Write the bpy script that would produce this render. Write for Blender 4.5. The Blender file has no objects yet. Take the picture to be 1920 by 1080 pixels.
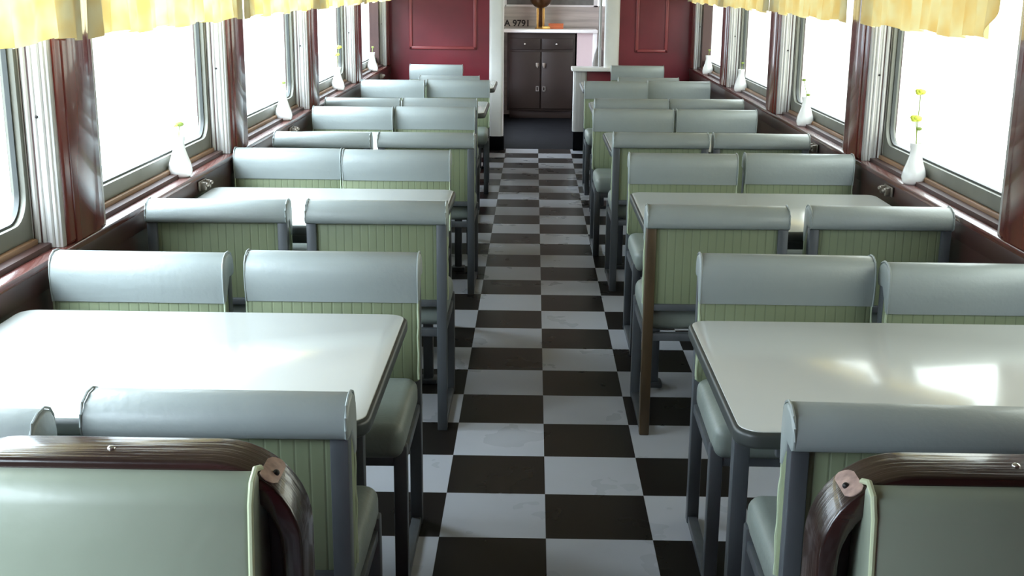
import bpy, bmesh, math, random
from mathutils import Vector, Matrix
random.seed(7)
S = bpy.context.scene
COL = S.collection
PI = math.pi

# ------------------------------------------------------------ camera, sky, exposure
cd = bpy.data.cameras.new('camera'); cam = bpy.data.objects.new('camera', cd); COL.objects.link(cam)
cd.sensor_width = 36.0; cd.lens = 2240.1 * 36 / 1920; cd.clip_start = 0.05; cd.clip_end = 200
_r = Vector((0.99979171, 0.01852149, 0.00857249)); _u = Vector((-0.01289607, 0.24776179, 0.96873515)); _f = Vector((-0.01581848, 0.96864392, -0.24794904))
cam.matrix_world = Matrix(((_r.x, _u.x, -_f.x, -0.05184), (_r.y, _u.y, -_f.y, 0.0), (_r.z, _u.z, -_f.z, 1.53641), (0, 0, 0, 1)))
S.camera = cam

W = bpy.data.worlds.new('sky'); S.world = W; W.use_nodes = True
nt = W.node_tree; nt.nodes.clear()
wo = nt.nodes.new('ShaderNodeOutputWorld'); wb = nt.nodes.new('ShaderNodeBackground')
tc = nt.nodes.new('ShaderNodeTexCoord'); sp = nt.nodes.new('ShaderNodeSeparateXYZ')
mr = nt.nodes.new('ShaderNodeMapRange'); mr.inputs['From Min'].default_value = -0.6; mr.inputs['From Max'].default_value = 0.6
mx = nt.nodes.new('ShaderNodeMix'); mx.data_type = 'RGBA'
mx.inputs[6].default_value = (8.6, 9.8, 11.0, 1)      # open sky on the left of the car
mx.inputs[7].default_value = (2.3, 2.4, 2.1, 1)     # greener, dimmer side on the right
mz = nt.nodes.new('ShaderNodeMapRange'); mz.inputs['From Min'].default_value = -0.35; mz.inputs['From Max'].default_value = 0.05
mz.inputs['To Min'].default_value = 0.8; mz.inputs['To Max'].default_value = 1.0
nt.links.new(tc.outputs['Generated'], sp.inputs[0]); nt.links.new(sp.outputs['X'], mr.inputs['Value'])
# the left sky is brightest high up and dim near the horizon, shaped to keep its light off the right-hand chairs
el = nt.nodes.new('ShaderNodeMapRange'); el.inputs['From Min'].default_value = 0.08; el.inputs['From Max'].default_value = 0.55
el.inputs['To Min'].default_value = 0.30; el.inputs['To Max'].default_value = 1.7
vs = nt.nodes.new('ShaderNodeVectorMath'); vs.operation = 'SCALE'; vs.inputs[0].default_value = (8.3, 9.7, 11.2)
nt.links.new(sp.outputs['Z'], el.inputs['Value']); nt.links.new(el.outputs[0], vs.inputs['Scale']); nt.links.new(vs.outputs[0], mx.inputs[6])
nt.links.new(mr.outputs[0], mx.inputs[0]); nt.links.new(mx.outputs[2], wb.inputs['Color'])
nt.links.new(sp.outputs['Z'], mz.inputs['Value']); nt.links.new(mz.outputs[0], wb.inputs['Strength'])
nt.links.new(wb.outputs[0], wo.inputs[0])

S.view_settings.view_transform = 'Standard'; S.view_settings.look = 'None'
S.view_settings.exposure = 0.65; S.view_settings.gamma = 1.0
try: S.view_settings.use_curve_mapping = False
except Exception: pass

# ------------------------------------------------------------ materials
def srgb(r, g, b):
    f = lambda c: ((c / 255) / 12.92 if c / 255 <= .04045 else (((c / 255) + .055) / 1.055) ** 2.4)
    return (f(r), f(g), f(b), 1)

def mat(name, col, rough=.5, metal=0, noise=.0, nscale=(6, 6, 6), bump=0, bscale=60, spec=.5, coat=0):
    m = bpy.data.materials.new(name); m.use_nodes = True
    n = m.node_tree.nodes; L = m.node_tree.links; b = n['Principled BSDF']
    b.inputs['Roughness'].default_value = rough; b.inputs['Metallic'].default_value = metal
    b.inputs['Specular IOR Level'].default_value = spec; b.inputs['Coat Weight'].default_value = coat
    b.inputs['Coat Roughness'].default_value = .08
    t = n.new('ShaderNodeTexCoord'); mp = n.new('ShaderNodeMapping'); mp.inputs['Scale'].default_value = nscale
    L.new(t.outputs['Object'], mp.inputs[0])
    nz = n.new('ShaderNodeTexNoise'); nz.inputs['Scale'].default_value = 1.0; nz.inputs['Detail'].default_value = 5
    L.new(mp.outputs[0], nz.inputs['Vector'])
    rp = n.new('ShaderNodeMapRange'); rp.inputs['From Min'].default_value = .3; rp.inputs['From Max'].default_value = .7
    rp.inputs['To Min'].default_value = 1 - noise; rp.inputs['To Max'].default_value = 1 + noise
    L.new(nz.outputs[0], rp.inputs['Value'])
    vm = n.new('ShaderNodeVectorMath'); vm.operation = 'SCALE'; vm.inputs[0].default_value = col[:3]
    L.new(rp.outputs[0], vm.inputs['Scale']); L.new(vm.outputs[0], b.inputs['Base Color'])
    if bump:
        bz = n.new('ShaderNodeTexNoise'); bz.inputs['Scale'].default_value = bscale; L.new(mp.outputs[0] if bscale < 20 else t.outputs['Object'], bz.inputs['Vector'])
        bp = n.new('ShaderNodeBump'); bp.inputs['Strength'].default_value = bump; bp.inputs['Distance'].default_value = .003
        L.new(bz.outputs[0], bp.inputs['Height']); L.new(bp.outputs[0], b.inputs['Normal'])
    return m

M = {}
M['mahogany'] = mat('mahogany', srgb(112, 50, 42), .25, noise=.28, nscale=(14, 14, 1.6), bump=.08, bscale=25, coat=.5)
M['sill'] = mat('sill_varnish', srgb(98, 52, 46), .24, noise=.25, nscale=(18, 2, 18), bump=.08, bscale=30, coat=.4)
M['wainscot'] = mat('wainscot', srgb(66, 42, 38), .4, noise=.2, nscale=(3, 1.2, 3), bump=.05, bscale=12)
M['maroon'] = mat('maroon_paint', srgb(122, 38, 50), .38, noise=.2, nscale=(2.5, 2.5, 2.5), bump=.08, bscale=30, coat=.25)
M['moulding'] = mat('moulding_paint', srgb(150, 70, 72), .3, noise=.12)
M['alu'] = mat('brushed_aluminium', srgb(196, 194, 190), .38, .35, noise=.12, nscale=(60, 60, 3))
M['gasket'] = mat('window_frame_paint', srgb(118, 118, 108), .45, .2, noise=.1, nscale=(8, 8, 8))
M['woodstop'] = mat('wood_stop', srgb(140, 104, 72), .45, noise=.25, nscale=(10, 4, 30))
M['white'] = mat('white_paint', srgb(240, 240, 236), .4, noise=.04)
M['ceil'] = mat('ceiling_paint', srgb(150, 136, 112), .6, noise=.03)
M['laminate'] = mat('white_laminate', srgb(206, 208, 202), .16, noise=.025, nscale=(3, 3, 3), coat=.25)
M['rubber'] = mat('table_edge_rubber', srgb(58, 62, 60), .4, noise=.1)
M['steel'] = mat('painted_steel', srgb(84, 88, 92), .38, .15, noise=.16, nscale=(20, 20, 4))
M['brownsteel'] = mat('worn_brown_post', srgb(82, 66, 46), .4, .1, noise=.3, nscale=(20, 20, 5))
M['vinyl'] = mat('grey_vinyl', srgb(152, 160, 158), .42, noise=.06, nscale=(5, 5, 5), bump=.25, bscale=14, coat=.08)
M['seatvinyl'] = mat('seat_vinyl', srgb(126, 134, 128), .45, noise=.1, nscale=(6, 6, 6), bump=.3, bscale=12)
M['piping'] = mat('pale_piping', srgb(176, 188, 160), .5)
M['sage'] = mat('sage_vinyl', srgb(138, 146, 130), .4, noise=.07, nscale=(3, 3, 3), bump=.3, bscale=10, coat=.1)
M['sagepipe'] = mat('sage_piping', srgb(186, 194, 160), .5)
M['cupboard'] = mat('cupboard_brown', srgb(38, 28, 22), .45, noise=.14, nscale=(3, 3, 5))
M['blackmat'] = mat('black_mat', srgb(13, 13, 15), .9, spec=.03, noise=.3, nscale=(8, 8, 8), bump=.4, bscale=80)
M['chrome'] = mat('polished_metal', srgb(215, 212, 205), .2, .9)
M['fitting'] = mat('dull_metal_fitting', srgb(140, 132, 122), .35, .6)
M['glaze'] = mat('white_glaze', srgb(240, 240, 238), .2, noise=.02, coat=.4)
M['bronze'] = mat('bronze', srgb(70, 42, 14), .3, .5, noise=.3, nscale=(20, 20, 20))
M['brass'] = mat('brass', srgb(214, 170, 96), .25, .7)
M['orange'] = mat('orange_box', srgb(206, 112, 66), .55, noise=.06)
M['pinkwall'] = mat('pale_pink_panel', srgb(206, 186, 186), .5, noise=.05, nscale=(2, 2, 2))
M['plank'] = mat('pale_weathered_boards', srgb(190, 184, 174), .5, noise=.22, nscale=(1.5, 1.5, 26))
M['black'] = mat('black_paint', srgb(28, 26, 26), .5)
M['greyglass'] = mat('dim_pane', srgb(120, 122, 116), .15, noise=.35, nscale=(7, 7, 5))
M['grey'] = mat('grey_bristle', srgb(126, 120, 114), .7, noise=.3, nscale=(60, 60, 4))
M['yellowpetal'] = mat('yellow_petal', srgb(228, 236, 90), .6)
M['leaf'] = mat('leaf', srgb(120, 138, 58), .6)

def striped():
    m = mat('green_striped_vinyl', srgb(128, 138, 108), .5, noise=.08, nscale=(4, 4, 4), bump=0)
    n = m.node_tree.nodes; L = m.node_tree.links; b = n['Principled BSDF']
    t = n.new('ShaderNodeTexCoord'); s = n.new('ShaderNodeSeparateXYZ'); L.new(t.outputs['Object'], s.inputs[0])
    mu = n.new('ShaderNodeMath'); mu.operation = 'MULTIPLY'; mu.inputs[1].default_value = 1 / .0275; L.new(s.outputs['X'], mu.inputs[0])
    fr = n.new('ShaderNodeMath'); fr.operation = 'PINGPONG'; fr.inputs[1].default_value = .5; L.new(mu.outputs[0], fr.inputs[0])
    r = n.new('ShaderNodeMapRange'); r.inputs['From Min'].default_value = 0; r.inputs['From Max'].default_value = .05
    r.inputs['To Min'].default_value = .55; r.inputs['To Max'].default_value = 1; L.new(fr.outputs[0], r.inputs['Value'])
    src = b.inputs['Base Color'].links[0].from_socket
    v = n.new('ShaderNodeVectorMath'); v.operation = 'SCALE'; L.new(src, v.inputs[0]); L.new(r.outputs[0], v.inputs['Scale']); L.new(v.outputs[0], b.inputs['Base Color'])
    bp = n.new('ShaderNodeBump'); bp.inputs['Strength'].default_value = .3; bp.inputs['Distance'].default_value = .003
    r2 = n.new('ShaderNodeMapRange'); r2.inputs['From Max'].default_value = .12; L.new(fr.outputs[0], r2.inputs['Value'])
    L.new(r2.outputs[0], bp.inputs['Height']); L.new(bp.outputs[0], b.inputs['Normal'])
    return m
M['stripe'] = striped()

def grainwood():
    m = mat('dark_arch_wood', srgb(46, 30, 26), .24, noise=.3, nscale=(3, 40, 40), coat=.35)
    n = m.node_tree.nodes; L = m.node_tree.links; b = n['Principled BSDF']
    t = n.new('ShaderNodeTexCoord'); mp = n.new('ShaderNodeMapping'); mp.inputs['Scale'].default_value = (6, 110, 6)
    L.new(t.outputs['Object'], mp.inputs[0]); nz = n.new('ShaderNodeTexNoise'); nz.inputs['Scale'].default_value = 1; nz.inputs['Detail'].default_value = 3
    L.new(mp.outputs[0], nz.inputs['Vector']); bp = n.new('ShaderNodeBump'); bp.inputs['Strength'].default_value = .6; bp.inputs['Distance'].default_value = .003
    L.new(nz.outputs[0], bp.inputs['Height']); L.new(bp.outputs[0], b.inputs['Normal'])
    return m
M['archwood'] = grainwood()
M['worn'] = mat('worn_bare_wood', srgb(176, 148, 138), .45, noise=.3, nscale=(60, 60, 60))

def floor_mat():
    T = .3048
    m = bpy.data.materials.new('checker_tiles'); m.use_nodes = True
    n = m.node_tree.nodes; L = m.node_tree.links; b = n['Principled BSDF']
    def math_(op, a, c=None):
        x = n.new('ShaderNodeMath'); x.operation = op
        for i, v in enumerate((a, c)):
            if v is None: continue
            if isinstance(v, (int, float)): x.inputs[i].default_value = v
            else: L.new(v, x.inputs[i])
        return x.outputs[0]
    t = n.new('ShaderNodeTexCoord'); s = n.new('ShaderNodeSeparateXYZ'); L.new(t.outputs['Object'], s.inputs[0])
    u = math_('DIVIDE', s.outputs['X'], T); v = math_('DIVIDE', math_('SUBTRACT', s.outputs['Y'], 3.1258), T)
    fu = math_('FLOOR', u); fv = math_('FLOOR', v)
    par = math_('FLOORED_MODULO', math_('ADD', fu, fv), 2)          # 1 = white tile
    cb = n.new('ShaderNodeCombineXYZ'); L.new(fu, cb.inputs[0]); L.new(fv, cb.inputs[1])
    wn = n.new('ShaderNodeTexWhiteNoise'); wn.noise_dimensions = '3D'; L.new(cb.outputs[0], wn.inputs['Vector'])
    var = n.new('ShaderNodeMapRange'); var.inputs['To Min'].default_value = .88; var.inputs['To Max'].default_value = 1.1; L.new(wn.outputs['Value'], var.inputs['Value'])
    nz = n.new('ShaderNodeTexNoise'); nz.inputs['Scale'].default_value = 5; nz.inputs['Detail'].default_value = 3; L.new(t.outputs['Object'], nz.inputs['Vector'])
    nr = n.new('ShaderNodeMapRange'); nr.inputs['From Min'].default_value = .3; nr.inputs['From Max'].default_value = .7; nr.inputs['To Min'].default_value = .97; nr.inputs['To Max'].default_value = 1.02; L.new(nz.outputs[0], nr.inputs['Value'])
    sc = n.new('ShaderNodeTexNoise'); sc.inputs['Scale'].default_value = 34; sc.inputs['Detail'].default_value = 2; L.new(t.outputs['Object'], sc.inputs['Vector'])
    sr = n.new('ShaderNodeMapRange'); sr.inputs['From Min'].default_value = .72; sr.inputs['From Max'].default_value = .78; sr.inputs['To Min'].default_value = 1; sr.inputs['To Max'].default_value = .97; L.new(sc.outputs[0], sr.inputs['Value'])
    mixc = n.new('ShaderNodeMix'); mixc.data_type = 'RGBA'; L.new(par, mixc.inputs[0])
    mixc.inputs[6].default_value = srgb(33, 29, 27); mixc.inputs[7].default_value = srgb(178, 181, 188)
    # thin dark seam
    du = math_('PINGPONG', u, .5); dv = math_('PINGPONG', v, .5)
    seam = n.new('ShaderNodeMapRange'); seam.inputs['From Max'].default_value = .006; seam.inputs['To Min'].default_value = .75; L.new(math_('MINIMUM', du, dv), seam.inputs['Value'])
    k = math_('MULTIPLY', math_('MULTIPLY', var.outputs[0], nr.outputs[0]), math_('MULTIPLY', sr.outputs[0], seam.outputs[0]))
    vm = n.new('ShaderNodeVectorMath'); vm.operation = 'SCALE'; L.new(mixc.outputs[2], vm.inputs[0]); L.new(k, vm.inputs['Scale']); L.new(vm.outputs[0], b.inputs['Base Color'])
    rr = n.new('ShaderNodeMapRange'); rr.inputs['From Min'].default_value = .3; rr.inputs['From Max'].default_value = .7; rr.inputs['To Min'].default_value = .27; rr.inputs['To Max'].default_value = .29
    L.new(nz.outputs[0], rr.inputs['Value']); L.new(rr.outputs[0], b.inputs['Roughness'])
    b.inputs['Specular IOR Level'].default_value = .1
    n2 = n.new('ShaderNodeTexNoise'); n2.inputs['Scale'].default_value = 3; L.new(t.outputs['Object'], n2.inputs['Vector'])
    bp = n.new('ShaderNodeBump'); bp.inputs['Strength'].default_value = .02; bp.inputs['Distance'].default_value = .003; L.new(n2.outputs[0], bp.inputs['Height']); L.new(bp.outputs[0], b.inputs['Normal'])
    return m
M['floor'] = floor_mat()

def glass_mat():
    m = bpy.data.materials.new('window_glass'); m.use_nodes = True; n = m.node_tree.nodes; L = m.node_tree.links; n.clear()
    o = n.new('ShaderNodeOutputMaterial'); t = n.new('ShaderNodeBsdfTransparent'); g = n.new('ShaderNodeBsdfGlossy'); g.inputs['Roughness'].default_value = .02
    t.inputs[0].default_value = (.97, .98, .97, 1); mxs = n.new('ShaderNodeMixShader'); fr = n.new('ShaderNodeLayerWeight'); fr.inputs[0].default_value = .5
    pw = n.new('ShaderNodeMath'); pw.operation = 'POWER'; pw.inputs[1].default_value = 5; L.new(fr.outputs['Facing'], pw.inputs[0])
    ml = n.new('ShaderNodeMath'); ml.operation = 'MULTIPLY_ADD'; ml.inputs[1].default_value = .6; ml.inputs[2].default_value = .03; L.new(pw.outputs[0], ml.inputs[0])
    L.new(ml.outputs[0], mxs.inputs[0]); L.new(t.outputs[0], mxs.inputs[1]); L.new(g.outputs[0], mxs.inputs[2]); L.new(mxs.outputs[0], o.inputs[0])
    return m
M['glass'] = glass_mat()

def cloth_mat():
    m = bpy.data.materials.new('yellow_sheer_cloth'); m.use_nodes = True; n = m.node_tree.nodes; L = m.node_tree.links; n.clear()
    o = n.new('ShaderNodeOutputMaterial'); d = n.new('ShaderNodeBsdfDiffuse'); tr = n.new('ShaderNodeBsdfTranslucent')
    t = n.new('ShaderNodeTexCoord'); nz = n.new('ShaderNodeTexNoise'); nz.inputs['Scale'].default_value = 9; L.new(t.outputs['Object'], nz.inputs['Vector'])
    cr = n.new('ShaderNodeValToRGB'); cr.color_ramp.elements[0].position = .35; cr.color_ramp.elements[0].color = srgb(249, 230, 172); cr.color_ramp.elements[1].position = .65; cr.color_ramp.elements[1].color = srgb(254, 248, 216)
    L.new(nz.outputs[0], cr.inputs[0]); L.new(cr.outputs[0], d.inputs[0]); L.new(cr.outputs[0], tr.inputs[0])
    a = n.new('ShaderNodeMixShader'); a.inputs[0].default_value = .4; L.new(d.outputs[0], a.inputs[1]); L.new(tr.outputs[0], a.inputs[2]); L.new(a.outputs[0], o.inputs[0])
    return m
M['cloth'] = cloth_mat()

# ------------------------------------------------------------ mesh helpers
def rbox(bm, x0, x1, y0, y1, z0, z1, bev=0, seg=2, mtx=None):
    t = bmesh.new(); bmesh.ops.create_cube(t, size=1)
    for v in t.verts:
        v.co = Vector(((x0 + x1) / 2 + v.co.x * (x1 - x0), (y0 + y1) / 2 + v.co.y * (y1 - y0), (z0 + z1) / 2 + v.co.z * (z1 - z0)))
    if bev: bmesh.ops.bevel(t, geom=t.edges[:], offset=bev, segments=seg, profile=.5, affect='EDGES', clamp_overlap=True)
    join(bm, t, mtx)
def join(bm, t, mtx=None):
    if mtx is not None: bmesh.ops.transform(t, matrix=mtx, verts=t.verts)
    me = bpy.data.meshes.new('tmp'); t.to_mesh(me); t.free(); bm.from_mesh(me); bpy.data.meshes.remove(me)
def prism(bm, pts, axis, a0, a1, bev=0, seg=3, mtx=None):
    """closed outline pts extruded along axis between a0 and a1; bev rounds the two end rims"""
    t = bmesh.new()
    def co(p, a):
        if axis == 'X': return (a, p[0], p[1])
        if axis == 'Y': return (p[0], a, p[1])
        return (p[0], p[1], a)
    A = [t.verts.new(co(p, a0)) for p in pts]; B = [t.verts.new(co(p, a1)) for p in pts]
    fa = t.faces.new(A); fb = t.faces.new(B[::-1]); n = len(pts)
    for i in range(n): t.faces.new((A[i], B[i], B[(i + 1) % n], A[(i + 1) % n]))
    bmesh.ops.recalc_face_normals(t, faces=t.faces[:])
    if bev:
        es = list(fa.edges) + list(fb.edges)
        bmesh.ops.bevel(t, geom=es, offset=bev, segments=seg, profile=.5, affect='EDGES', clamp_overlap=True)
    join(bm, t, mtx)
def lathe(bm, prof, segs=24, c=(0, 0, 0)):
    t = bmesh.new(); rings = []
    for r, z in prof:
        rings.append([t.verts.new((c[0] + max(r, 1e-4) * math.cos(2 * PI * i / segs), c[1] + max(r, 1e-4) * math.sin(2 * PI * i / segs), c[2] + z)) for i in range(segs)])
    for a, b in zip(rings, rings[1:]):
        for i in range(segs): t.faces.new((a[i], a[(i + 1) % segs], b[(i + 1) % segs], b[i]))
    t.faces.new(rings[0][::-1]); t.faces.new(rings[-1])
    bmesh.ops.recalc_face_normals(t, faces=t.faces[:]); join(bm, t)
def tube(bm, pts, r, segs=8, closed=False):
    t = bmesh.new(); rings = []; n = len(pts); P = [Vector(p) for p in pts]; up = Vector((.13, .41, .9)).normalized()
    for i in range(n):
        a = P[(i - 1) % n] if (closed or i) else P[i]; b = P[(i + 1) % n] if (closed or i < n - 1) else P[i]
        d = (b - a).normalized(); s = d.cross(up).normalized(); w = s.cross(d)
        rings.append([t.verts.new(P[i] + (s * math.cos(2 * PI * k / segs) + w * math.sin(2 * PI * k / segs)) * r) for k in range(segs)])
    for i in range(n if closed else n - 1):
        a, b = rings[i], rings[(i + 1) % n]
        for k in range(segs): t.faces.new((a[k], a[(k + 1) % segs], b[(k + 1) % segs], b[k]))
    if not closed: t.faces.new(rings[0][::-1]); t.faces.new(rings[-1])
    bmesh.ops.recalc_face_normals(t, faces=t.faces[:]); join(bm, t)
def ball(bm, c, r, sx=1, sy=1, sz=1):
    t = bmesh.new(); bmesh.ops.create_uvsphere(t, u_segments=14, v_segments=9, radius=r)
    for v in t.verts: v.co = Vector((c[0] + v.co.x * sx, c[1] + v.co.y * sy, c[2] + v.co.z * sz))
    join(bm, t)
def rrect(w0, w1, h0, h1, r, seg=6):
    pts = []
    for cx, cy, a in ((w1 - r, h1 - r, 0), (w0 + r, h1 - r, 90), (w0 + r, h0 + r, 180), (w1 - r, h0 + r, 270)):
        for k in range(seg + 1):
            q = math.radians(a + 90 * k / seg); pts.append((cx + r * math.cos(q), cy + r * math.sin(q)))
    return pts
def ring_x(bm, outer, inner, x0, x1):
    """frame in the YZ plane between two outlines with the same point count"""
    t = bmesh.new(); V = [[t.verts.new((x, p[0], p[1])) for p in o] for x, o in ((x0, outer), (x0, inner), (x1, outer), (x1, inner))]
    n = len(outer)
    for i in range(n):
        j = (i + 1) % n
        for a, b in ((0, 1), (1, 3), (3, 2), (2, 0)): t.faces.new((V[a][i], V[a][j], V[b][j], V[b][i]))
    bmesh.ops.recalc_face_normals(t, faces=t.faces[:]); join(bm, t)

def obj(name, bm, m, parent=None, loc=(0, 0, 0), smooth=35):
    me = bpy.data.meshes.new(name); bm.to_mesh(me); bm.free()
    me.materials.append(M[m] if isinstance(m, str) else m)
    for p in me.polygons: p.use_smooth = True
    me.set_sharp_from_angle(angle=math.radians(smooth))
    o = bpy.data.objects.new(name, me); COL.objects.link(o); o.location = loc
    if parent is not None: o.parent = parent
    return o
def B(*boxes, bev=.004, seg=2):
    bm = bmesh.new()
    for b in boxes: rbox(bm, *b, bev=bev, seg=seg)
    return bm
def thing(name, label, cat, loc=(0, 0, 0), rz=0, group=None):
    o = bpy.data.objects.new(name, None); COL.objects.link(o); o.empty_display_size = .1
    o.location = loc; o.rotation_euler = (0, 0, rz); tag(o, label, cat, group); return o
def tag(o, label, cat, group=None):
    o['label'] = label; o['category'] = cat
    if group: o['group'] = group
    return o
def struct(name, bm, m, parent=None, **k):
    o = obj(name, bm, m, parent, **k)
    if parent is None: o['kind'] = 'structure'
    return o
def kids(o, allobj): return [c for c in allobj if c.parent == o]
def dup(root, loc, rz, label, group=None):
    allobj = list(COL.objects)
    r = root.copy(); COL.objects.link(r); r.location = loc; r.rotation_euler = (0, 0, rz); r['label'] = label
    if group: r['group'] = group
    for ch in kids(root, allobj):
        c = ch.copy(); COL.objects.link(c); c.parent = r
        for g in kids(ch, allobj):
            d = g.copy(); COL.objects.link(d); d.parent = c
    return r

# ------------------------------------------------------------ setting
XL, XR = -1.3945, 1.400          # wainscot faces
YB, YE = -.6, 11.3              # back wall, end partition
SZ = .785                        # sill top
FAR = [-.225, 1.72, 3.665, 5.605, 7.535, 9.455, 11.3]   # far edge of each pier
PW = .33

struct('floor', B((-1.6, 1.6, YB - .1, YE + .05, -.05, 0), bev=0), 'floor')
struct('ceiling', B((-1.6, 1.6, YB - .1, 15.0, 2.25, 2.32), bev=0), 'ceil')
tn = [0]; wn_ = [0]
def trim(bm, m, **k):
    tn[0] += 1; return struct('trim_%d' % tn[0], bm, m, **k)

def side(sgn, X, wallname):
    # everything is written for the left side (negative X) and mirrored by sgn
    def bx(a0, a1, y0, y1, z0, z1): return (min(sgn * a0, sgn * a1), max(sgn * a0, sgn * a1), y0, y1, z0, z1)
    A = abs(X)
    # lower wall and header as one wall, window openings left free
    bm = bmesh.new()
    rbox(bm, *bx(A, A + .035, YB, YE, 0, SZ - .022), bev=0)
    rbox(bm, *bx(A + .035, A + .14, YB, YE, 0, .80), bev=0)
    rbox(bm, *bx(A, A + .18, YB, YE, 1.80, 2.25), bev=0)
    for f in FAR: rbox(bm, *bx(A + .06, A + .14, f - PW, f if f < 11 else YE, .78, 1.82), bev=0)
    struct(wallname, bm, 'wainscot')
    trim(B(bx(A - .012, A + .085, YB, YE, SZ - .022, SZ), bev=.005), 'sill')
    trim(B(bx(A - .006, A + .004, YB, YE, SZ - .085, SZ - .022), bev=.003), 'wainscot')
    # mahogany piers
    for i, f in enumerate(FAR):
        y0 = f - PW + (.03 if i else 0); y1 = f
        if i == len(FAR) - 1: y0, y1 = f - .2, f
        bm = bmesh.new(); rbox(bm, *bx(A - .004, A + .11, y0, y1, SZ, 1.81), bev=.012, seg=3)
        rbox(bm, *bx(A - .009, A + .004, y0 + .05, y1 - .05, SZ, 1.81), bev=.004)
        trim(bm, 'mahogany')
    # windows
    if sgn > 0: trim(B(bx(A, A + .09, FAR[0] - .01, FAR[1] - PW + .04, SZ, 1.81), bev=.004), 'mahogany')  # unseen panel added in place of a window, to darken the near right side
    for i in range(1 if sgn > 0 else 0, len(FAR) - 1):
        wn_[0] += 1
        y0 = FAR[i]; y1 = FAR[i + 1] - PW + (.03 if i + 1 < len(FAR) else 0)
        if i + 1 == len(FAR) - 1: y1 = FAR[i + 1] - .2
        w = bpy.data.objects.new('window_%d' % wn_[0], None); COL.objects.link(w); w['kind'] = 'structure'; w.location = (sgn * (A + .11), (y0 + y1) / 2, SZ)
        off = (-w.location.x, -w.location.y, -w.location.z)
        bm = bmesh.new()
        o_ = rrect(y0 - .01, y1 + .01, .795, 1.82, .05, 7); i_ = rrect(y0 + .055, y1 - .055, .865, 1.76, .085, 7)
        ring_x(bm, o_, i_, sgn * (A + .088), sgn * (A + .128))
        obj('window_frame', bm, 'gasket', w, off)
        i2 = rrect(y0 + .052, y1 - .052, .862, 1.763, .085, 7); i3 = rrect(y0 + .062, y1 - .062, .872, 1.753, .08, 7)
        bm = bmesh.new(); ring_x(bm, i2, i3, sgn * (A + .104), sgn * (A + .118)); obj('gasket', bm, 'rubber', w, off)
        bm = bmesh.new(); prism(bm, rrect(y0 + .054, y1 - .054, .864, 1.761, .08, 7), 'X', sgn * (A + .115), sgn * (A + .12)); obj('window_pane', bm, 'glass', w, off)
        obj('window_stop', B(bx(A + .068, A + .088, y0 + .045, y1 - .045, SZ, .815), bev=.004), 'woodstop', w, off)
        for ya, yb, d in ((y1 - .028, y1 + .002, -1), (y0 - .002, y0 + .028, 1)):
            bm = bmesh.new()
            rbox(bm, *bx(A + .004, A + .098, ya, yb, SZ, 1.815), bev=.003)
            ye = ya if d < 0 else yb
            for q, rr_ in ((.018, .006), (.034, .008), (.055, .006), (.074, .009), (.09, .005)):
                tube(bm, [(sgn * (A + q), ye, SZ + .002), (sgn * (A + q), ye, 1.81)], rr_, 8)
            obj('jamb_strip', bm, 'alu', w, off)
            if d < 0 and i >= 1:
                bm = bmesh.new(); ball(bm, (sgn * (A + .045), ye - .009, 1.16), .0045); obj('screw', bm, 'black', w, off)
side(-1, XL, 'wall_left')
side(1, XR, 'wall_right')

struct('wall_back', B((-1.58, 1.58, YB - .1, YB, 0, 2.25), bev=0), 'maroon')

# end partition, doorway X -.333 .. .583 above the low wall
struct('wall_front', B((-1.58, -.466, YE, YE + .06, 0, 2.25), (.73, 1.58, YE, YE + .06, 0, 2.25), (-.47, .74, YE, YE + .06, 1.98, 2.25), bev=0), 'maroon')
def moulding(x0, x1, z0, z1):
    bm = bmesh.new(); w = .03
    for b in ((x0, x0 + w, YE - .016, YE + .002, z0, z1), (x1 - w, x1, YE - .016, YE + .002, z0, z1), (x0, x1, YE - .016, YE + .002, z0, z0 + w), (x0, x1, YE - .016, YE + .002, z1 - w, z1)):
        rbox(bm, *b, bev=.008, seg=3)
    return bm
trim(moulding(-1.21, -.585, .925, 1.9), 'moulding')
trim(moulding(.885, 1.185, .915, 1.9), 'moulding')
trim(B((XL, -.47, YE - .012, YE + .002, 0, .10), bev=.004), 'black')
bm = bmesh.new(); prism(bm, rrect(-.466, -.333, YE - .05, YE + .09, .03, 5), 'Z', .12, 1.98); trim(bm, 'white')
trim(B((-.47, -.325, YE - .055, YE + .09, 0, .13), bev=.008), 'blackmat')
bm = bmesh.new(); prism(bm, rrect(.60, .735, YE - .045, YE + .08, .03, 5), 'Z', .775, 1.98); trim(bm, 'white')
bm = bmesh.new(); prism(bm, rrect(.552, .578, YE + .07, YE + .11, .01, 3), 'Z', .775, 1.98); trim(bm, 'alu')
# low wall with its white ledge
low = thing('low_partition', 'low maroon partition with white ledge and aluminium corner post, right of the doorway', 'partition', (.5, YE, 0))
def at(o, bm, name, m, parent=None):
    p = obj(name, bm, m, parent or o); l = o.location
    if parent is None or parent == o: p.location = (-l.x, -l.y, -l.z)
    return p
at(low, B((.43, .73, YE - .02, YE + .045, .1, .741), bev=.003), 'panel', 'maroon')
bm = bmesh.new(); prism(bm, rrect(.318, .445, YE - .05, YE + .08, .03, 5), 'Z', .18, .742); at(low, bm, 'corner_post', 'alu')
at(low, B((.325, .73, YE - .04, YE + .07, 0, .18), bev=.006), 'kick_base', 'blackmat')
bm = bmesh.new(); prism(bm, rrect(.30, .735, YE - .09, YE + .16, .02, 5), 'Z', .742, .775, bev=.006); at(low, bm, 'ledge', 'white')

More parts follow.
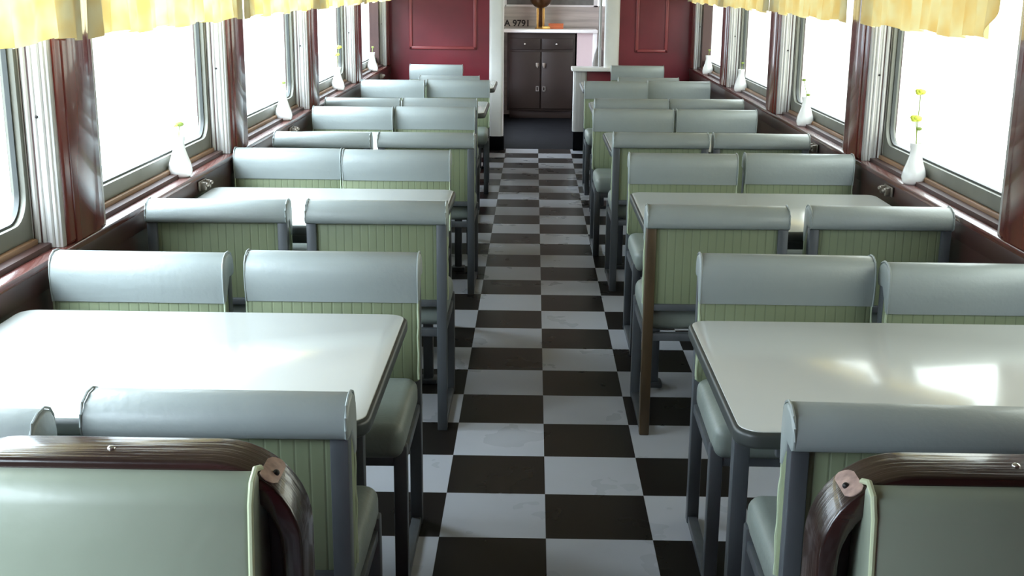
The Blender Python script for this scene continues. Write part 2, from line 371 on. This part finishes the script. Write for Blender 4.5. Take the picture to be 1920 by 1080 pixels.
# vestibule
struct('floor', B((-.9, 1.1, YE + .05, 15.0, -.05, 0), bev=0), 'blackmat')
struct('wall_front_left', B((-.56, -.50, YE + .09, 11.9, 0, 2.25), (-.56, -.50, 13.6, 14.6, 0, 2.25), (-.56, -.50, 11.8, 13.7, 0, .2), (-.56, -.50, 11.8, 13.7, 2.0, 2.25), bev=0), 'white')
struct('wall_front_right', B((.98, 1.04, YE + .06, 12.3, 0, 2.25), (.98, 1.04, 13.3, 14.6, 0, 2.25), (.98, 1.04, 12.2, 13.4, 0, .9), (.98, 1.04, 12.2, 13.4, 1.95, 2.25), bev=0), 'pinkwall')
wf = struct('wall_far', B((-.56, 1.04, 14.42, 14.5, 0, 1.275), (-.56, 1.04, 14.42, 14.5, 1.9, 2.25), bev=0), 'plank')
# far window above the boards
wn_[0] += 1
w = bpy.data.objects.new('window_%d' % wn_[0], None); COL.objects.link(w); w['kind'] = 'structure'; w.location = (.14, 14.4, 1.27)
off = (-.14, -14.4, -1.27)
bm = B((-.40, .69, 14.39, 14.44, 1.26, 1.283), (-.40, .69, 14.39, 14.44, 1.86, 1.9), (-.44, -.38, 14.39, 14.44, 1.26, 1.9), (.64, .69, 14.39, 14.44, 1.26, 1.9), (.10, .13, 14.39, 14.44, 1.28, 1.88))
obj('window_frame', bm, 'white', w, off)
obj('window_pane', B((-.38, .64, 14.41, 14.418, 1.28, 1.88), bev=0), 'greyglass', w, off)
trim(B((.62, .67, 13.96, 14.42, 0, .98), bev=.006), 'white')
struct('wall_side', B((.44, .62, 13.99, 14.42, 0, .978), bev=0), 'pinkwall')

# sideboard cupboard with drawers
cb = thing('cupboard', 'dark brown cupboard with two drawers and two doors beyond the doorway', 'cupboard', (.03, 14.2, 0))
at(cb, B((-.36, .42, 13.99, 14.40, .09, .975), (-.33, .39, 14.04, 14.39, 0, .1), bev=.004), 'body', 'cupboard')
def sub(parent, bm, name, m): return obj(name, bm, m, parent)
for x0, x1 in ((-.335, .020), (.04, .395)):
    dr = at(cb, B((x0, x1, 13.97, 13.995, .79, .915), bev=.006), 'drawer', 'cupboard')
    bm = bmesh.new(); ball(bm, ((x0 + x1) / 2 + (.0 if x0 < 0 else -.012), 13.955, .852), .014); sub(dr, bm, 'knob', 'chrome')
    dm = at(cb, B((x0, x1, 13.97, 13.995, .115, .765), bev=.006), 'door', 'cupboard')
    xi = x1 - .028 if x0 < 0 else x0 + .028
    sub(dm, B((xi - .02, xi + .014, 13.955, 13.972, .60, .64), (xi - .01, xi + .006, 13.945, 13.96, .585, .64), bev=.003), 'latch', 'fitting')
    bm = bmesh.new(); t = bmesh.new(); t.free()
    o_ = rrect(xi - .019, xi + .019, .315, .375, .008, 3); i_ = rrect(xi - .009, xi + .009, .326, .364, .004, 3)
    ring_x(bm, o_, i_, -.006, .006)
    bmesh.ops.transform(bm, matrix=Matrix.Translation((xi, 13.966, 0)) @ Matrix.Rotation(-PI / 2, 4, 'Z') @ Matrix.Translation((0, -xi, 0)), verts=bm.verts)
    sub(dm, bm, 'finger_pull', 'chrome')
ct = obj('counter_top', B((-.40, .675, 13.93, 14.41, .98, 1.017), bev=.008, seg=3), 'white'); tag(ct, 'white counter top running over the dark brown cupboard', 'counter')

# painted number on the boards
def text(body, x, z, h, y, name, m, parent=None):
    cu = bpy.data.curves.new(name, 'FONT'); cu.body = body; cu.size = h / .70; cu.extrude = .001; cu.align_x = 'LEFT'; cu.offset = .0024
    o = bpy.data.objects.new(name, cu); COL.objects.link(o); o.location = (x, y, z); o.rotation_euler = (PI / 2, 0, 0)
    dg = bpy.context.evaluated_depsgraph_get(); me = bpy.data.meshes.new_from_object(o.evaluated_get(dg)); me.materials.append(M[m])
    n = bpy.data.objects.new(name, me); COL.objects.link(n); n.matrix_world = o.matrix_basis.copy(); bpy.data.objects.remove(o); bpy.data.curves.remove(cu)
    if parent is not None: n.parent = parent
    return n
tx = text('A 9791', -.405, 1.035, .072, 14.417, 'painted_number', 'black', wf)

# bronze stand, orange box, mop
st = thing('pedestal_stand', 'bronze stand with round bowl and brass edged stem on the white counter', 'stand', (.02, 14.18, 1.017))
bm = bmesh.new(); lathe(bm, [(.0, 0), (.062, 0), (.066, .008), (.045, .018), (.03, .024)], 24); obj('base', bm, 'brass', st)
bm = bmesh.new(); rbox(bm, -.022, .022, -.02, .02, .02, .24, bev=.006); obj('stem', bm, 'bronze', st)
bm = bmesh.new(); rbox(bm, -.046, -.022, -.014, .014, .02, .235, bev=.005); rbox(bm, .022, .046, -.014, .014, .02, .235, bev=.005); obj('stem_edging', bm, 'brass', st)
bm = bmesh.new(); lathe(bm, [(.03, .235), (.07, .25), (.11, .285), (.128, .33), (.13, .37), (.115, .42), (.08, .45), (.0, .46)], 28); obj('bowl', bm, 'bronze', st)
bx_ = thing('orange_box', 'small flat orange box beside the bronze stand on the white counter', 'box', (.20, 14.22, 1.017))
bm = bmesh.new(); rbox(bm, -.085, .085, -.05, .05, 0, .045, bev=.004); obj('box_body', bm, 'orange', bx_)
bm = bmesh.new(); rbox(bm, -.087, .087, -.052, .052, .045, .06, bev=.004); obj('lid', bm, 'orange', bx_)
bm = bmesh.new(); prism(bm, rrect(-.05, .05, -.012, .012, .011, 4), 'Z', 0, .03, bev=.004)
kn = obj('brass_clip', bm, 'brass', None, (.085, 14.08, 1.018)); kn.rotation_euler = (0, 0, .35); tag(kn, 'small brass clip lying in front of the orange box on the counter', 'clip')
mp_ = thing('mop', 'grey mop with thin upright handle standing behind the white ledge', 'mop', (.565, YE + .22, 0))
bm = bmesh.new(); tube(bm, [(0, 0, .95), (-.005, .0, 1.75)], .011, 8); obj('handle', bm, 'grey', mp_)
bm = bmesh.new(); lathe(bm, [(.06, 0), (.062, .5), (.06, .80), (.045, .88), (.022, .95), (.013, .98)], 20); obj('mop_head', bm, 'grey', mp_)

# ------------------------------------------------------------ dining chairs
def make_chair():
    t = thing('dining_chair', '', 'chair')
    hw = .2375
    for s in (-1, 1):
        x0, x1 = (-hw, -hw + .034) if s < 0 else (hw - .034, hw)
        bm = bmesh.new(); rbox(bm, x0, x1, 0, .038, 0, .76, bev=.004); obj('rear_post', bm, 'steel', t)
        bm = bmesh.new(); rbox(bm, x0, x1, .395, .43, 0, .40, bev=.004); obj('front_leg', bm, 'steel', t)
        bm = bmesh.new(); rbox(bm, x0 + .003, x1 - .003, .03, .40, 0.0, .024, bev=.003); obj('floor_runner', bm, 'steel', t)
    bm = bmesh.new()
    rbox(bm, -hw + .03, hw - .03, .004, .032, .345, .372, bev=.003); rbox(bm, -hw + .03, hw - .03, .40, .425, .345, .372, bev=.003)
    for s in (-1, 1): rbox(bm, s * (hw - .017) - .013, s * (hw - .017) + .013, .03, .41, .345, .372, bev=.003)
    obj('seat_frame', bm, 'steel', t)
    bm = bmesh.new(); rbox(bm, -hw + .03, hw - .03, .003, .030, .452, .476, bev=.004); obj('back_rail', bm, 'steel', t)
    # seat cushion, crowned
    bm = bmesh.new(); rbox(bm, -hw + .006, hw - .006, .045, .455, .37, .462, bev=.032, seg=5)
    obj('seat_cushion', bm, 'seatvinyl', t, smooth=60)
    # padded back: slightly convex front
    prof = [(.014, .474), (.014, .775), (.075, .775), (.084, .68), (.088, .58), (.084, .49), (.07, .452), (.036, .452), (.036, .474)]
    bm = bmesh.new()
    rbox(bm, -hw + .03, hw - .03, .013, .04, .47, .77, bev=.003)
    prism(bm, [(.036, .452), (.036, .775), (.072, .775), (.080, .68), (.084, .58), (.082, .49), (.068, .45)], 'X', -hw + .001, hw - .001, bev=.010, seg=3)
    bk = obj('back_pad', bm, 'stripe', t, smooth=50)
    for s in (-1, 1):
        bm = bmesh.new()
        pts = [(s * (hw - .002) + .0012 * math.sin(i * 1.7), .076 + .006 * math.sin(PI * i / 9) + .001 * math.sin(i * 2.9), .46 + .225 * i / 9) for i in range(10)]
        tube(bm, pts, .0035, 6); obj('piping', bm, 'piping', bk)
    # top cover, rolled over the back
    cap = [(.084, .682), (.089, .72), (.0905, .76), (.086, .79), (.074, .806), (.052, .815), (.024, .814), (-.002, .804), (-.015, .786), (-.019, .764), (-.015, .748), (-.003, .742), (.03, .745), (.06, .70), (.07, .682)]
    bm = bmesh.new(); prism(bm, cap, 'X', -hw - .003, hw + .003, bev=.009, seg=3)
    # gentle crown over the width and sagging ends
    for v in bm.verts:
        q = abs(v.co.x) / hw
        if v.co.z > .74: v.co.z += .004 * (1 - q * q) - .006 * max(0, q - .9) * 10 * .5
        v.co.y += .0025 * math.sin(v.co.x * 19 + v.co.z * 30)
    cp = obj('top_cover', bm, 'vinyl', t, smooth=60)
    for s in (-1, 1):
        bm = bmesh.new(); tube(bm, [(s * (hw - .0015), y, z) for y, z in cap[:12]], .0026, 6); obj('cover_piping', bm, 'vinyl', cp)
    return t
chair = make_chair(); first = [True]
def put_chair(x, y, rz, label, group):
    if first[0]:
        chair.location = (x, y, 0); chair.rotation_euler = (0, 0, rz); chair['label'] = label; chair['group'] = group; first[0] = False; return chair
    return dup(chair, (x, y, 0), rz, label, group)

ORD = ['nearest', 'second', 'third', 'fourth', 'farthest']
nearL = {0: [(-.613, 2.0, .0), (-1.13, 1.89, .0)], 1: [(-.578, 3.955, .0), (-1.117, 3.95, .02)], 2: [(-.577, 5.86, 0), (-1.085, 5.83, 0)], 3: [(-.648, 7.66, 0), (-1.137, 7.62, .01)], 4: [(-.72, 9.56, 0)]}
farL = {0: [(-.597, 3.24, 0), (-1.12, 3.21, -.01)], 1: [(-.652, 5.30, 0), (-1.137, 5.32, 0)], 2: [(-.637, 7.20, .01), (-1.12, 7.16, 0)], 3: [(-.625, 9.24, .02), (-1.115, 9.17, 0)], 4: [(-.93, 10.96, 0)]}
nearR = {0: [(.648, 1.975, -.02)], 1: [(.572, 3.94, 0), (1.12, 3.955, -.01)], 2: [(.588, 5.955, 0), (1.087, 5.955, 0)], 3: [(.582, 7.75, 0), (1.067, 7.78, 0)], 4: [(.856, 9.55, 0)]}
farR = {0: [(.652, 3.27, -.015), (1.14, 3.19, 0)], 1: [(.61, 5.29, 0), (1.123, 5.32, 0)], 2: [(.542, 7.19, 0), (1.035, 7.20, 0)], 3: [(.575, 9.25, 0), (1.06, 9.32, 0)], 4: [(.888, 11.06, 0)]}
for side_, nr, fr_ in (('left', nearL, farL), ('right', nearR, farR)):
    for b in range(5):
        for tab, face, rz0 in ((nr, 'back to viewer', 0), (fr_, 'facing viewer', PI)):
            for k, (x, y, a) in enumerate(tab[b]):
                seat = 'aisle' if k == 0 else 'window'
                if len(tab[b]) == 1 and b == 4:
                    lab = 'grey and green chair, %s, alone on its side of the %s %s table' % (face, ORD[b], side_)
                else:
                    lab = 'grey topped green striped chair, %s, %s side of the %s %s table' % (face, seat, ORD[b], side_)
                o = put_chair(x, y, rz0 + a, lab, 'grey and green dining chairs')
                if side_ == 'right' and b == 1 and rz0 == 0 and k == 0:
                    o['label'] = 'green chair with worn brown aisle post, back to viewer at the second right table'
                    for c in COL.objects:
                        if c.parent == o and c.name.startswith('rear_post') and c.data.vertices[0].co.x < 0:
                            me = c.data.copy(); me.materials.clear(); me.materials.append(M['brownsteel']); c.data = me; c['label'] = 'worn brown post'

# ------------------------------------------------------------ tables
TZ = .71
def make_table(w):
    t = thing('dining_table', '', 'table')
    d = .79
    bm = bmesh.new(); prism(bm, rrect(0, w, 0, d, .05, 6), 'Z', TZ - .036, TZ - .002, bev=.009, seg=3); obj('table_edge', bm, 'rubber', t, smooth=50)
    bm = bmesh.new(); prism(bm, rrect(.009, w - .009, .009, d - .009, .043, 6), 'Z', TZ - .006, TZ, bev=.0015, seg=2); obj('table_top', bm, 'laminate', t)
    for x in (.07, w - .108):
        for y in (.41,):
            bm = bmesh.new(); rbox(bm, x, x + .038, y, y + .038, .02, TZ - .036, bev=.004); rbox(bm, x - .015, x + .053, y - .015, y + .053, 0, .02, bev=.004); obj('table_leg', bm, 'steel', t)
    for ya in (.06, d - .08):
        bm = bmesh.new(); rbox(bm, .09, w - .09, ya, ya + .02, TZ - .075, TZ - .036, bev=.003); obj('table_apron', bm, 'steel', t)
    return t
WL = 1.005
tb = make_table(WL); firstt = [True]
TL = [2.16, 4.06, 5.97, 7.80, 9.67]; TR = [2.14, 4.055, 6.06, 7.88, 9.66]
tx_ = ['with a grey rubber edge', 'with a grey rubber edge', 'with a grey rubber edge', 'with a grey rubber edge', 'with a grey rubber edge']
for side_, ys, x0 in (('left', TL, -.363 - WL), ('right', TR, .344)):
    for b, y in enumerate(ys):
        lab = 'white topped table %s, the %s one under the %s windows' % (tx_[b], ORD[b], side_)
        if firstt[0]:
            tb.location = (x0, y, 0); tb['label'] = lab; tb['group'] = 'white dining tables'; firstt[0] = False
        else: dup(tb, (x0, y, 0), 0, lab, 'white dining tables')

# ------------------------------------------------------------ arch-framed chairs in front
def make_arch():
    t = thing('arch_chair', '', 'chair')
    w, H, r = .56, .88, .13; th = .030; y0, y1 = 0, .094
    bm = bmesh.new()
    def path(ww, hh, rr):
        P = [(-ww / 2, 0)]
        P += [(-ww / 2 + rr - rr * math.cos(PI / 2 * k / 10), hh - rr + rr * math.sin(PI / 2 * k / 10)) for k in range(11)]
        P += [(ww / 2 - rr + rr * math.sin(PI / 2 * k / 10), hh - rr + rr * math.cos(PI / 2 * k / 10)) for k in range(11)]
        P += [(ww / 2, 0)]; return P
    o_ = path(w, H, r); i_ = path(w - 2 * th, H - th, r - th * .7)
    prism(bm, o_ + i_[::-1], 'Y', y0, y1, bev=.006, seg=3)
    fr = obj('arch_frame', bm, 'archwood', t, smooth=40)
    bm = bmesh.new(); prism(bm, [(x, z) for x, z in path(w - 2 * th + .004, H - th + .002, r - th * .7) if z > 0][0:0] + [(-(w / 2 - th), .42)] + path(w - 2 * th + .004, H - th + .002, r - th * .7)[1:-1] + [(w / 2 - th, .42)], 'Y', .004, .022, bev=.002)
    obj('back_board', bm, 'black', t)
    # worn bare patches and screws on the corner bends
    for s in (-1, 1):
        bm = bmesh.new(); tt = bmesh.new(); rows = []
        for a in range(7):
            q = math.radians(44 + 13 * a / 6); row = []
            for k in range(9):
                u = k / 8; wob = 1 + .0 * a
                half = (.34, .44, .48, .48, .46, .42, .30)[a]
                y = .050 + (u - .5) * 2 * half * .085 + .002 * a - .006
                row.append(tt.verts.new((s * (w / 2 - r + (r + .0012) * math.cos(q)), y, H - r + (r + .0012) * math.sin(q))))
            rows.append(row)
        for a in range(6):
            for k in range(8): tt.faces.new((rows[a][k], rows[a][k + 1], rows[a + 1][k + 1], rows[a + 1][k]))
        bmesh.ops.recalc_face_normals(tt, faces=tt.faces[:]); bmesh.ops.solidify(tt, geom=tt.faces[:], thickness=.0015); join(bm, tt)
        p = obj('worn_patch', bm, 'worn', fr)
        p['label'] = 'pale worn patch on the corner bend'
        bm = bmesh.new(); q = math.radians(48); ball(bm, (s * (w / 2 - r + (r + .002) * math.cos(q)), .055, H - r + (r + .002) * math.sin(q)), .005)
        obj('screw', bm, 'black', fr)
    bm = bmesh.new(); ball(bm, (.0, .05, H + .0005), .006, 1, 1, .6)
    obj('screw', bm, 'chrome', fr)
    cw = w / 2 - th - .028
    # back cushion, top crowned and slightly reclined
    prof = [(.03, .46), (.028, .60), (.035, .75), (.048, .83), (.07, .862), (.098, .872), (.124, .862), (.137, .835), (.145, .76), (.158, .62), (.168, .50), (.165, .46)]
    bm = bmesh.new(); prism(bm, prof, 'X', -cw, cw, bev=.012, seg=4)
    for v in bm.verts:
        q = abs(v.co.x) / cw
        if v.co.y > .10: v.co.y += .022 * (1 - q ** 2.5) * min(1, max(0, (v.co.z - .46) / .1))
        v.co.z -= .0045 * q * q * (1 if v.co.z > .8 else 0)
    bc = obj('back_cushion', bm, 'sage', t, smooth=60)
    for s in (-1, 1):
        bm = bmesh.new(); tube(bm, [(s * (cw - .003), y, z) for y, z in prof[3:]], .0045, 8); obj('cushion_piping', bm, 'sagepipe', bc)
    bm = bmesh.new(); rbox(bm, -cw, cw, .05, .54, .36, .465, bev=.035, seg=5); obj('seat_cushion', bm, 'sage', t, smooth=60)
    bm = bmesh.new(); rbox(bm, -w / 2 + th, w / 2 - th, .01, .05, .33, .37, bev=.004); rbox(bm, -w / 2 + .01, w / 2 - .01, .48, .52, .33, .37, bev=.004)
    for s in (-1, 1): rbox(bm, s * (w / 2 - .03) - .014, s * (w / 2 - .03) + .014, .05, .49, .33, .37, bev=.004)
    obj('seat_frame', bm, 'archwood', t)
    for s in (-1, 1):
        bm = bmesh.new(); rbox(bm, s * (w / 2 - .02) - .018, s * (w / 2 - .02) + .018, .475, .515, 0, .36, bev=.005); obj('front_leg', bm, 'archwood', t)
    return t
ar = make_arch()
ar.location = (-.374 - .28, 1.652, 0); ar.rotation_euler = (0, 0, PI + .0)
ar['label'] = 'sage vinyl chair with dark wooden arch frame, cut off at the lower left'; ar['group'] = 'arch framed chairs in front'
a2 = dup(ar, (.357 + .28, 1.637, 0), PI, 'sage vinyl chair with dark wooden arch frame, cut off at the lower right', 'arch framed chairs in front')

# ------------------------------------------------------------ valances
def valance(sgn, A, y0, y1, z0, z1, label, group, cut=False):
    t = thing('window_valance', label, 'curtain', (sgn * (A - .045), (y0 + y1) / 2, z1), 0, group)
    rnd = random.Random(int(y0 * 100) + (7 if sgn > 0 else 0))
    n = int((y1 - y0) / .012); rows = 8; bm = bmesh.new(); V = []
    ph = [rnd.uniform(0, 6.28) for _ in range(4)]
    for j in range(rows + 1):
        v = j / rows; row = []
        for i in range(n + 1):
            y = y0 + (y1 - y0) * i / n
            f = (.5 * math.sin(y * 52 + ph[0] + 2.2 * math.sin(y * 3.1)) + .35 * math.sin(y * 29 + ph[1]) + .3 * math.sin(y * 11 + ph[2]))
            amp = .007 + .016 * (1 - v)
            z = z0 + (z1 - z0) * v + (1 - v) * (.007 * math.sin(y * 13 + ph[3]) + .004 * f)
            yy = y
            if cut:
                e = (y - y0); 
                if e < .16: z += (1 - v) * (.16 - e) * 1.1
            row.append(bm.verts.new((sgn * (-f * amp) - t.location.x * 0, yy - t.location.y, z - z1)))
        V.append(row)
    for j in range(rows):
        for i in range(n): bm.faces.new((V[j][i], V[j][i + 1], V[j + 1][i + 1], V[j + 1][i]))
    bmesh.ops.recalc_face_normals(bm, faces=bm.faces[:])
    bmesh.ops.solidify(bm, geom=bm.faces[:], thickness=.0012)
    obj('cloth', bm, 'cloth', t, smooth=80)
    bm = bmesh.new(); tube(bm, [(0, y0 - t.location.y, 0), (0, y1 - t.location.y, 0)], .009, 8)
    for yy in (y0 + .05, y1 - .05): rbox(bm, min(0, sgn * .05), max(0, sgn * .05), yy - t.location.y - .008, yy - t.location.y + .008, -.008, .008)
    obj('curtain_rod', bm, 'fitting', t)
VO = ['nearest', 'second', 'third', 'fourth', 'farthest']
for k, (y0, y1) in enumerate(((1.63, 3.49), (3.565, 5.415), (5.475, 7.34), (7.42, 9.27), (9.34, 11.24))):
    valance(-1, abs(XL), y0, y1, 1.372, 1.62, 'gathered yellow valance over the %s window on the left' % VO[k], 'yellow window valances')
for k, (y0, y1) in enumerate(((3.66, 5.32), (5.58, 7.335), (7.385, 9.25), (9.29, 11.2))):
    valance(1, XR, y0, y1, 1.376, 1.62, 'gathered yellow valance over the %s window on the right' % ['nearest', 'second', 'third', 'farthest'][k], 'yellow window valances', cut=(k == 0))

# ------------------------------------------------------------ vases on the sills
def make_vase():
    t = thing('bud_vase', '', 'vase')
    bm = bmesh.new(); lathe(bm, [(.0, 0), (.034, 0), (.043, .008), (.047, .028), (.042, .055), (.031, .085), (.023, .112), (.021, .135), (.025, .160), (.021, .160), (.016, .135)], 28)
    obj('vase_body', bm, 'glaze', t, smooth=60); return t
def stem(t, pts, blooms, leafy=True):
    fl = thing('flower', '', 'flower')
    bm = bmesh.new()
    for p in pts: tube(bm, p, .0018, 6)
    fl_s = obj('stem', bm, 'leaf', fl)
    for c, r, m in blooms:
        bm = bmesh.new()
        if m == 'yellowpetal':
            for k in range(7):
                a = 2 * PI * k / 7; ball(bm, (c[0] + .5 * r * math.cos(a), c[1] + .5 * r * math.sin(a), c[2] + .15 * r * math.sin(3 * a)), r * .55, 1, 1, .8)
            ball(bm, c, r * .6)
            obj('bloom', bm, m, fl)
        else:
            ball(bm, c, r, 1.2, .4, .7); obj('leaf', bm, m, fl)
    return fl
vz = make_vase(); fv = [True]
specs = [(-1.432, 4.63, 'second', 'left', 0), (-1.432, 6.62, 'third', 'left', 1), (-1.432, 8.5, 'fourth', 'left', 2), (-1.432, 10.35, 'farthest', 'left', 3),
         (1.438, 4.66, 'nearest', 'right', 4), (1.438, 6.60, 'second', 'right', 5), (1.438, 8.72, 'third', 'right', 6), (1.438, 10.4, 'farthest', 'right', 7)]
for x, y, o_, s_, k in specs:
    lab = 'white bud vase on the sill of the %s window on the %s' % (o_, s_)
    if fv[0]: v = vz; v.location = (x, y, SZ); v['label'] = lab; v['group'] = 'white bud vases'; fv[0] = False
    else: v = dup(vz, (x, y, SZ), 0, lab, 'white bud vases')
    if k == 0: f = stem(v, [[(0, 0, .05), (0, 0, .15), (.004, .01, .20)]], [((.004, .01, .205), .014, 'leaf'), ((-.008, .0, .20), .008, 'yellowpetal')]); d_ = 'small green and yellow sprig'
    elif k == 4: f = stem(v, [[(0, 0, .05), (-.002, 0, .17), (-.01, .0, .25)], [(0, 0, .05), (.0, .01, .2), (.004, .02, .35)]], [((-.01, 0, .255), .022, 'yellowpetal'), ((.004, .02, .355), .02, 'yellowpetal'), ((.004, .0, .215), .010, 'leaf')]); d_ = 'two yellow blooms on green stems'
    elif k == 5: f = stem(v, [[(0, 0, .05), (0, 0, .17), (-.02, 0, .25)]], [((-.02, 0, .25), .010, 'leaf'), ((.008, 0, .17), .010, 'leaf')]); d_ = 'thin green sprig'
    elif k == 2: f = stem(v, [[(0, 0, .05), (0, 0, .2), (.01, .02, .3)]], [((.01, .02, .30), .02, 'yellowpetal'), ((.0, .0, .25), .018, 'yellowpetal')]); d_ = 'pale yellow flowers'
    else: f = stem(v, [[(0, 0, .05), (0, 0, .15), (.006, .0, .20)]], [((.006, .0, .205), .010, 'leaf')]); d_ = 'short green sprig'
    f.location = (x, y, SZ); f['label'] = d_ + ' in the vase at the %s window on the %s' % (o_, s_)

# table fittings under the sills
def fitting(sgn, A, y, label):
    t = thing('wall_bracket', label, 'bracket', (sgn * A, y, .735), 0, 'metal brackets under the sills')
    s = -sgn; bm = bmesh.new()
    rbox(bm, min(0, s * .008), max(0, s * .008), -.055, .055, -.02, .02, bev=.003); obj('back_plate', bm, 'fitting', t)
    for yy in (-.032, .032):
        bm = bmesh.new(); rbox(bm, min(0, s * .030), max(0, s * .030), yy - .009, yy + .009, -.018, .016, bev=.005); ball(bm, (s * .032, yy, .004), .009); obj('lug', bm, 'fitting', t)
for k, y in enumerate((4.11, 4.75, 6.58, 10.5)):
    fitting(-1, abs(XL) - .008, y, 'small metal bracket under the left sill ' + ['behind the window chair of the second table', 'above the second table', 'above the third table', 'beside the farthest table'][k])
for k, y in enumerate((4.12, 4.8, 6.1)):
    fitting(1, XR - .008, y, 'small metal bracket under the right sill ' + ['behind the window chair of the second table', 'above the second table', 'at the third table'][k])

bm = bmesh.new(); ball(bm, (0, 0, 0), .006, 1.3, .9, .25)
cr_ = obj('crumb', bm, 'black', None, (.478, 2.215, TZ + .001)); tag(cr_, 'tiny dark crumb on the nearest right table, beside its near edge', 'crumb')
